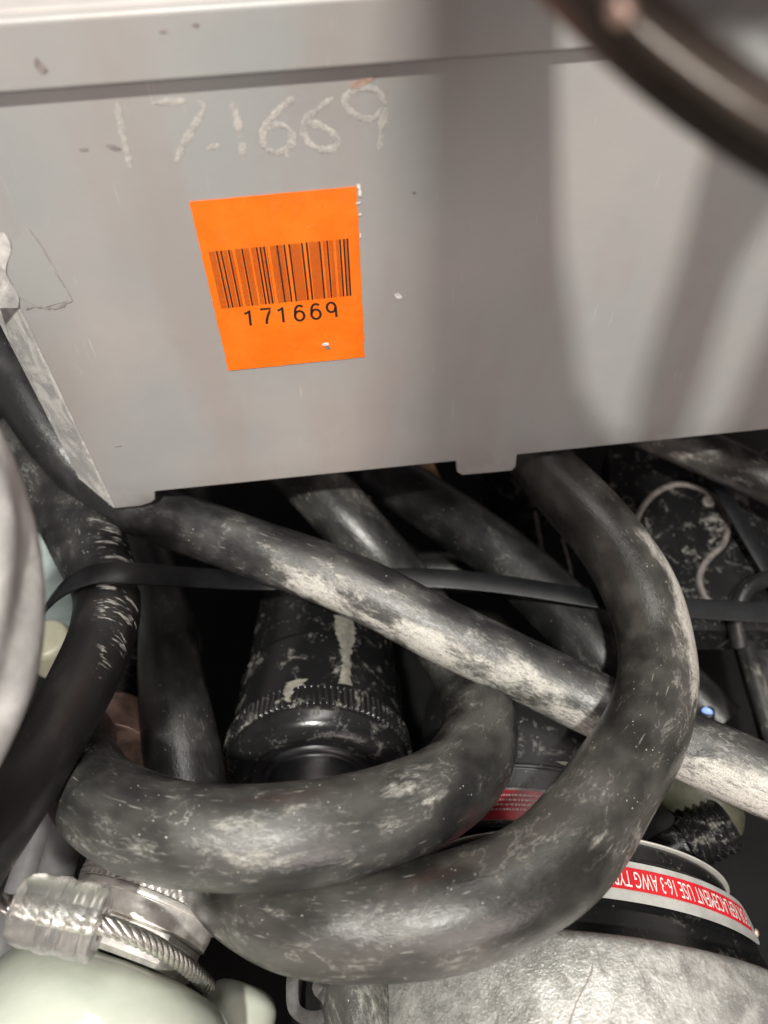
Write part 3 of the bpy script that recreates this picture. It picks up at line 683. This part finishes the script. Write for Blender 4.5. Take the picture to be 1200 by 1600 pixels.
# rear body of the machine: a black drum with a dark red notice
RBR = .050; rbc = mc+mu*(.0640-RBR)-sgn*me_*.020
lathe('rear_body', rounded([(.0150, RBR-.004), (.0156, RBR-.0005), (.0375, RBR), (.0378, RBR+.0010), (.0390, RBR+.0010), (.0393, RBR+.0002), (.085, RBR-.0005), (.085, .0001)], .0006, 3), rbc, ma, M['dull'], mach, 160)
def on_r(t, ang, off): return rbc+ma*t+(RBR+off)*(math.cos(ang)*mu+sgn*math.sin(ang)*me_)
def r_patch(name, t0, t1, a0, a1, off, mat, parent, skew=0.0, n=30):
    V = []
    for i in range(n+1):
        for j in range(5):
            t = t0+(t1-t0)*j/4; V.append(on_r(t, a0+(a1-a0)*i/n+skew*(j/4)*(1-i/n), off))
    return mesh(name, V, grid_faces(n+1, 5, False), mat, parent)
nb = r_patch('notice_backing', .0160, .0290, -.85, .80, .0003, M['rim'], mach)
r_patch('red_notice', .0162, .0280, -.84, .79, .0006, M['darkred'], nb)
V, Fc = [], []
for row in range(4):
    t0 = .0262-row*.0019; a = -0.40-row*.05
    while a < .65:
        wd = random.uniform(.010, .032); k = len(V)
        for tt_, aa in ((t0, a), (t0, a+wd), (t0-.0008, a+wd), (t0-.0008, a)): V.append(on_r(tt_, aa, .0009))
        Fc.append((k, k+1, k+2, k+3)); a += wd+random.uniform(.005, .012)
mesh('faded_text_line', V, Fc, M['paletext'], nb, False)
for k, (t0, a0, dt, da) in enumerate([(.0412, .22, .0012, .10), (.0418, .36, .0010, .06), (.0325, .38, .0010, .03), (.0315, .46, .0006, .06), (.0392, .50, .0007, .03)]):
    n = 11; P = [on_r(t0+dt*random.uniform(.6, 1.1)*math.sin(q*2*math.pi/n), a0+da*random.uniform(.6, 1.1)*math.cos(q*2*math.pi/n), .0004) for q in range(n)]
    slab('chalk_mark', P, (0, 0, 1), 0.0002, M['grime'], mach)
# long scratch on the shell
def on_shell(px, py):
    q = ray(px, py); lo, hi = .15, .4
    for _ in range(40):
        m = (lo+hi)/2; P = CP+q*m; d = P-mc; tt = d@ma; rad = np.linalg.norm(d-tt*ma)
        R = float(np.interp(-tt, [.0265, .029, .036, .06, .11, .15], [.0890, .0925, .0938, .0950, .0955, .0940]))
        if rad < R+0.0002: hi = m
        else: lo = m
    return CP+q*lo
V = []
sc_pts = smooth2d([(928, 1500), (922, 1525), (906, 1555), (896, 1580), (888, 1610)], 6)
for i, p in enumerate(sc_pts):
    wd = 1.0+0.9*random.random(); j = random.uniform(-1, 1); V += [on_shell(p[0]-wd+j, p[1]), on_shell(p[0]+wd+j, p[1])]
mesh('scratch', V, [(2*i, 2*i+1, 2*i+3, 2*i+2) for i in range(len(sc_pts)-1)], M['scratchdark'], mach, False)

# ================================================================== PALE GREEN HOUSING AND STEEL GLAND
gps = 0.26
ga_ = np.array([math.sin(gps)*-1.0, math.cos(gps), 0.12]); ga_ = unit(np.array([0.30, 1.0, -0.06]))
gx, gu, ge = axes(ga_)
gcrest = atz(196, 1398, .160); gc = gcrest-gu*0.0275
gh = thing('green_housing', 'glossy pale green painted housing with a steel gland, bottom left corner', 'housing')
GR = .0475
gcen = gc-gx*0.024-gu*0.012
lathe('green_body', rounded([(.008, .012), (.008, .0260), (.0045, .0400), (-.006, .0465), (-.020, .0490), (-.06, .0500), (-.11, .0495), (-.11, .01)], .006, 6), gcen, gx, M['green'], gh, 128)
boss = atz(338, 1640, .100)
lathe('side_boss', rounded([(.024, .001), (.024, .010), (.020, .0150), (.004, .0175), (-.05, .0180), (-.05, .002)], .005, 5), boss-gu*0.016, gx, M['green'], gh, 64)
gl = lathe('hex_nut', [(-.0165, .0100), (-.0165, .0215), (-.0150, .0232), (-.0060, .0232), (-.0050, .0220), (-.0050, .0100)], gc, gx, M['steel'], gh, 6*24,
      mod=lambda i, t, r, th: r*0.93/np.cos(((th+0.25) % (math.pi/3))-math.pi/6).clip(0.87, 1) if i in (1, 2, 3, 4) else np.full_like(th, r), sharp=18)
lathe('flange', rounded([(-.0052, .015), (-.0052, .0258), (-.0010, .0264), (.0016, .0264), (.0016, .0276), (.0040, .0278), (.0040, .020)], .0005, 2), gc, gx, M['steel'], gh, 128)
V = []; Fc = []
NK = 60; seg = NK*6; tt = np.linspace(.0042, .022, 26)
def kn(i, t, r, th):
    a = np.abs((th*NK/(2*np.pi)+t*260) % 1-0.5); b = np.abs((th*NK/(2*np.pi)-t*260) % 1-0.5)
    return r+0.0010*np.minimum(a, b)*2-0.0004
lathe('knurled_ring', [(.0040, .0220)]+[(t, .0280) for t in tt]+[(.023, .022)], gc, gx, M['steel'], gh, seg, mod=kn, sharp=80)

# wire rope with its plastic sleeve
wr = thing('wire_rope', 'steel wire rope in a cloudy plastic sleeve lying on the green housing', 'wire rope')
rope_px = [(-60, 1404, .190), (0, 1411, .190), (55, 1422, .189), (110, 1434, .188), (165, 1446, .185), (210, 1462, .178), (250, 1482, .166), (290, 1508, .148), (325, 1540, .12)]
rows = np.array([atz(*p) for p in rope_px]); Q, s = spline(rows, 0.0006); T, N, B = frames(Q)
RRp = 0.0029
for k in range(6):
    a = s/0.021*2*np.pi+k*np.pi/3
    C = Q+(N*np.cos(a)[:, None]+B*np.sin(a)[:, None])*RRp*0.60
    T2, N2, B2 = frames(C); th = np.linspace(0, 2*np.pi, 12, endpoint=False)
    V = (C[:, None]+(np.cos(th)[None, :, None]*N2[:, None]+np.sin(th)[None, :, None]*B2[:, None])*(RRp*0.44)).reshape(-1, 3)
    mesh('strand', V, grid_faces(len(C), 12)+[tuple(range(11, -1, -1)), tuple((len(C)-1)*12+j for j in range(12))], M['rope'], wr)
sa, sb = atz(30, 1417, .190), atz(160, 1445, .1855); sx = unit(sb-sa); SL = np.linalg.norm(sb-sa); _, su, se = axes(sx)
def sleeve_mod(i, t, r, th):
    el = 1/np.sqrt((np.cos(th)/0.92)**2+(np.sin(th)/1.06)**2)
    lob = 1+(0.07*np.cos(4*th+0.6)+0.03*np.cos(7*th)) if i < 5 else 1.0
    return r*el*lob
slp = [(0.0015, .0035), (0.000, .0050), (-0.0008, .0085), (.0008, .0092), (.004, .0100), (.0085, .0098), (.0090, .0103), (.0125, .0104), (.0132, .0099), (.0170, .0098), (.0175, .0102), (.0215, .0103), (.0222, .0098), (SL-.004, .0096), (SL-.003, .0102), (SL-.0006, .0102), (SL, .0092), (SL, .0045)]
lathe('plastic_sleeve', rounded(slp, .0007, 3), sa, sx, M['clear'], wr, 72, mod=sleeve_mod, sharp=70)
tail = sa-su*0.0005+se*(0.0050 if se[1] < 0 else -0.0050)
lathe('rope_end', [(-.0015, .0003), (-.0015, .0022), (.008, .0026)], tail, sx, M['rim'], wr, 24)

# ================================================================== REEL HANGING AT THE TOP RIGHT (with unseen slabs added to shade the box)
reel = thing('hanging_reel', 'dark steel rim hanging close to the lens, blurred at top right', 'reel')
rc = atd(1420, -330, .150)
pe = [atd(884, -12, .080), atd(1046, 136, .0795), atd(1208, 246, .079)]
e1_, e2_ = pe[1]-pe[0], pe[2]-pe[0]; nn_ = unit(np.cross(e1_, e2_))
# circle through the three outline points
def circ(a, b, c):
    ab, ac = b-a, c-a; abXac = np.cross(ab, ac)
    return a+(np.cross(abXac, ab)*(ac@ac)+np.cross(ac, abXac)*(ab@ab))/(2*abXac@abXac)
rcn = circ(*pe); RR = np.linalg.norm(pe[0]-rcn)
if nn_@(CP-rcn) < 0: nn_ = -nn_
th = np.linspace(0, 2*np.pi, 200, endpoint=False); _, ru, re = axes(nn_, (1, 0, 0))
def rang(p): d = p-rcn; return math.atan2(d@re, d@ru)
ra, rb_ = rang(pe[0]), rang(pe[2])
if rb_-ra > math.pi: rb_ -= 2*math.pi
if ra-rb_ > math.pi: ra -= 2*math.pi
ra, rb_ = (ra-0.09, rb_+0.35) if ra < rb_ else (rb_-0.35, ra+0.09)
prof = [(-.005, RR-.008), (-.0055, RR-.0016), (-.005, RR), (.0016, RR), (.0028, RR-.0007), (.0028, RR-.0030), (.0012, RR-.0040), (-.0004, RR-.0058), (-.0014, RR-.0080)]
lathe('rim', rounded(prof, .0008, 3), rcn, nn_, M['reel'], reel, 120, up=(1, 0, 0), th0=ra, th1=rb_)
dp = [(-.0015, RR-.0079), (-.0012, RR-.010), (.0012, RR-.015), (.003, RR-.021), (.0035, RR-.030), (.002, max(.004, RR-.042)), (-.004, max(.004, RR-.042))]
lathe('dish', rounded(dp, .003, 6), rcn, nn_, M['dish'], reel, 120, up=(1, 0, 0), th0=ra, th1=rb_)
kp = atd(968, 18, .0765)
lathe('rim_rivet', [(0, .0014), (.0005, .0013), (.0009, .0008), (.001, .0001)], kp, unit(CP-kp), M['copper'], reel, 32)
def shade(px, py, z):
    P = onp(px, py); d = LAMP-P; return P+d*((z-P[2])/d[2])
ZS = 0.462
def shade_slab(px, z=ZS): return slab('shade_slab', [shade(q[0], q[1], q[2] if len(q) > 2 else z) for q in px], (0, 0, 1), 0.003, M['reel'], reel)  # unseen slab above the frame, shaped to cast a shadow band on the box
shade_slab([(645, -140, .62), (880, -140), (868, 115), (876, 400), (896, 540), (915, 680), (925, 800), (610, 800, .74), (628, 400, .70)])
shade_slab([(1300, -100), (1114, 190), (1062, 400), (1000, 600), (968, 800), (1035, 800), (1096, 600), (1146, 430), (1210, 330), (1320, 230)], ZS+.004)
shade_slab([(1225, 440), (1100, 760), (1330, 760), (1340, 440)], ZS+.008)

# ================================================================== SMALL THINGS AROUND
# pale cloth at the left edge
cx = [(-140, 615, .176, .006), (-125, 650, .176, .0125), (-105, 720, .177, .0165), (-82, 820, .179, .0180), (-74, 920, .180, .0182), (-80, 1020, .182, .0182), (-105, 1110, .186, .0180), (-138, 1200, .190, .0175), (-170, 1290, .192, .017), (-220, 1420, .195, .016)]
rows = np.array([[*atd(*p[:3]), p[3]] for p in cx]); Q, s = spline(rows, 0.0015); T, N, B = frames(Q[:, :3], (1, 0, 0)); sg = 72; th = np.linspace(0, 2*np.pi, sg, endpoint=False)
fold = 0.075*np.sin(3*th[None]+s[:, None]*38)+0.05*np.sin(5*th[None]-s[:, None]*70+1)+0.035*np.sin(9*th[None]+s[:, None]*45+2*np.sin(s[:, None]*60))
V = (Q[:, None, :3]+(np.cos(th)[None, :, None]*N[:, None]+np.sin(th)[None, :, None]*B[:, None])*(Q[:, 3][:, None]*(1+fold))[..., None]).reshape(-1, 3)
tag(mesh('cloth_bundle', V, grid_faces(len(Q), sg)+[tuple(range(sg-1, -1, -1)), tuple((len(Q)-1)*sg+j for j in range(sg))], M['cloth']), 'pale grey crumpled cloth, blurred at the left edge', 'cloth')

# keyhole-shaped moulded plate
kz = 0.115
kh = thing('moulded_plate', 'black moulded plate with pale keyhole-shaped raised bead, at far right', 'plate')
slab('plate', [atz(*p, kz-.001) for p in [(950, 700), (1230, 700), (1235, 985), (965, 985)]], (0, 0, -1), 0.02, M['conn2'], kh)
outl = [(985, 850), (1000, 800), (1025, 770), (1060, 757), (1095, 765), (1122, 788), (1136, 818), (1130, 850), (1110, 870), (1096, 890), (1093, 910), (1100, 930), (1112, 945)]
slab('keyhole_face', [atz(x, y, kz) for x, y in outl+[(1090, 975), (990, 975)]], (0, 0, -1), .002, M['conn'], kh)
tube_mesh('bead', [[*atz(x, y, kz), .0017, 0, 0] for x, y in outl], M['bead'], kh, seg=16, rough_r=0.05, step=.0008)
lathe('rivet', [(0, .0034), (.0016, .0034), (.0020, .0026), (.0020, .0018), (.0008, .0014), (.0008, .0001)], atz(1106, 785, kz), unit([0, -.2, 1]), M['bead'], kh, 32)
for k in range(22):
    x, y = 1040+(k % 6)*15+(k//6)*4, 845+(k//6)*12-(k % 6)*9; d = .9
    c0 = [(x, y), (x+11, y-6.5), (x+14, y+1), (x+3, y+7.5)]
    slab('raised_mark', [atz(a, b, kz-.0005) for a, b in c0], (0, 0, 1), .0008, M['conn'], kh)
# dark cylinder behind, under the tab
dk = thing('dark_canister', 'dark upright canister in the shade below the middle box tab', 'canister')
c0 = atz(800, 815, .03)
lathe('canister_body', rounded([(0, .001), (0, .024), (.075, .024), (.080, .022), (.080, .001)], .002), c0, (0, 0, 1), M['conn2'], dk, 64, up=(0, 1, 0))
lathe('canister_collar', rounded([(.080, .018), (.080, .025), (.088, .025), (.090, .022), (.090, .001)], .002), c0, (0, 0, 1), M['dark'], dk, 64, up=(0, 1, 0))
# tan webbing and pale cords deep under the box
strap('webbing', [(650, 700, .12), (668, 742, .115), (700, 800, .11)], .012, .002, M['tan'], 'short tan webbing strip under the box edge', 'webbing')
cable('loose_string', 'thin pale cord hanging just under the box edge', [(570, 725, .12, .0016, 0, 0), (574, 765, .11, .0016, 0, 0), (582, 820, .09, .0016, 0, 0)], M['rim'], group='thin pale cords', cat='cord', seg=16)
cable('loose_string', 'thin pale cord behind the dark canister', [(836, 800, .09, .0012, 0, 0), (846, 860, .085, .0012, 0, 0), (850, 930, .08, .0012, 0, 0)], M['rim'], group='thin pale cords', cat='cord', seg=16)
cable('loose_string', 'thin pale cord between the canister and the big loop', [(878, 840, .09, .001, 0, 0), (890, 885, .085, .001, 0, 0), (897, 930, .08, .001, 0, 0)], M['rim'], group='thin pale cords', cat='cord', seg=16)
# ring of thin hose at the far right
cable('thin_hose', 'thin looped hose at right edge above the strap', [(1240, 905, .12, .004, .3, 0), (1195, 905, .125, .004, .4, .2), (1165, 925, .125, .004, .4, .2), (1150, 965, .12, .004, .3, .1), (1155, 1010, .11, .004, .3, 0)], M['rubE'], group='thin hoses at far right', cat='hose', seg=24)
cable('thin_hose', 'thin stained hose dropping down the right edge below the strap', [(1150, 950, .10, .0045, .8, .5), (1168, 1020, .10, .0045, .9, .6), (1185, 1080, .10, .0045, .8, .5), (1210, 1160, .10, .0045, .6, .2)], M['rubE'], group='thin hoses at far right', cat='hose', seg=24, dust=(0.5, 0, 0.8))
# small glowing blue oval in a dark ring
bl = thing('blue_spot', 'tiny glowing blue spot beside the big loop', 'lamp')
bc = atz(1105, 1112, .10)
lathe('lens', [(0, .0017), (.001, .0016), (.002, .0011), (.0024, .0001)], bc, unit([-0.25, .3, 1]), M['bluespot'], bl, 24, mod=lambda i, t, r, th: r/np.sqrt((np.cos(th-0.35)/1.5)**2+(np.sin(th-0.35)/0.75)**2))
lathe('spot_ring', [(-.004, .0034), (.0002, .0034), (.0004, .0030), (.0001, .0026)], bc, unit([-0.25, .3, 1]), M['dark'], bl, 24)
# ribbed plug and olive bottle under the diagonal cable
pg = thing('ribbed_plug', 'small dark ribbed plug below the diagonal cable, right of the big loop', 'plug')
p0 = atz(1135, 1288, .105); pd = unit(atz(1040, 1335, .100)-p0)
lathe('ribbed_sleeve', [(0, .004), (0, .0105)]+[(t, .0105+0.0008*math.sin(t*1900)) for t in np.linspace(.001, .019, 50)]+[(.0205, .009)], p0, pd, M['conn'], pg, 40)
lathe('plug_body', rounded([(.0205, .004), (.0205, .0085), (.034, .0080), (.036, .001)], .001), p0, pd, M['conn2'], pg, 40)
ob = thing('olive_bottle', 'dull olive translucent bottle end under the diagonal cable at right', 'bottle')
o0 = atz(1090, 1250, .09); od = unit(atz(1165, 1312, .095)-o0)
lathe('bottle_body', rounded([(-.02, .002), (-.02, .0125), (.012, .0125), (.019, .008), (.022, .001)], .004, 5), o0, od, M['olive'], ob, 48)
# coppery pipe collar and brown timber under the short loop
cp_ = thing('pipe_collar', 'shiny coppery pipe collar left of the upright cable', 'pipe')
c0 = atz(176, 1150, .112); cd = unit(atz(190, 1090, .100)-c0)
lathe('collar', rounded([(-.013, .0001), (-.013, .016), (-.014, .016), (-.014, .0195), (.006, .0195), (.0085, .0185), (.0085, .014)], .001), c0, cd, M['copper'], cp_, 64)
lathe('pipe', rounded([(.007, .0140), (.05, .0135)], .001), c0, cd, M['conn2'], cp_, 64)
tag(bevel(slab('timber_offcut', [atz(*p) for p in [(-40, 1240, .05), (150, 1240, .05), (150, 1330, .05), (-40, 1330, .05)]], (0, 0, -1), .03, M['brown']), .003), 'brown timber offcut low down behind the black cable', 'timber')
cable('conduit', 'grey conduit beside the black cable, nearer the left edge', [(70, 1270, .10, .0065, 0, 0), (40, 1370, .105, .0065, 0, 0), (5, 1480, .11, .0065, 0, 0), (-30, 1600, .11, .0065, 0, 0)], M['mauve'], group='grey conduits', cat='conduit', seg=32, rough_r=.005)
cable('conduit', 'grey conduit nearer the steel gland', [(112, 1280, .105, .0075, 0, 0), (85, 1380, .11, .0075, 0, 0), (50, 1500, .11, .0075, 0, 0), (20, 1620, .11, .0075, 0, 0)], M['mauve'], group='grey conduits', cat='conduit', seg=32, rough_r=.005)
tag(bevel(slab('dark_block', [atz(*p) for p in [(95, 1300, .07), (165, 1310, .07), (150, 1420, .07), (80, 1420, .07)]], (0, 0, -1), .05, M['dark']), .003), 'dark block in the gap between conduit and gland', 'block')
# pale teal bottle behind the cloth
tb = thing('teal_bottle', 'pale teal plastic bottle between the cloth and the black cable', 'bottle')
t0 = atz(62, 905, .085)
lathe('bottle_body', rounded([(-.05, .001), (-.05, .018), (.02, .018), (.026, .013), (.026, .001)], .004, 4), t0, (0, 0, 1), M['teal'], tb, 48, up=(0, 1, 0))
tb2 = atz(70, 995, .105)
cw = thing('cream_cap', 'cream plastic cap just under the strap bend at left', 'cap')
lathe('cap_top', rounded([(-.02, .012), (-.003, .012), (0, .0105), (0, .0001)], .002, 3), tb2, (0, 0.1, 1), M['cream'], cw, 40, up=(0, 1, 0))
# folded rubber flap at the bottom
fp = [(462, 1500, .142), (458, 1545, .142), (462, 1578, .140), (488, 1592, .136), (516, 1582, .136), (510, 1558, .140), (498, 1545, .143), (506, 1530, .142), (525, 1515, .136)]
rows = np.array([atz(*p) for p in fp]); Q, s = spline(rows, 0.0008); T, N, B = frames(Q); V = []
for i in range(len(Q)):
    n2 = unit(np.cross(T[i], UPV))
    for x, y in ((-.5, -.5), (-.5, .5), (.5, .5), (.5, -.5)): V.append(Q[i]+n2*x*.0042+UPV*(y*.026-.010))
k = 4; ff = mesh('rubber_flap', V, grid_faces(len(Q), k)+[(3, 2, 1, 0), tuple((len(Q)-1)*k+j for j in range(4))], M['flap']); bevel(ff, .0008, 2); 
tag(ff, 'folded grey rubber flap beside the short hose at the bottom edge', 'rubber flap')
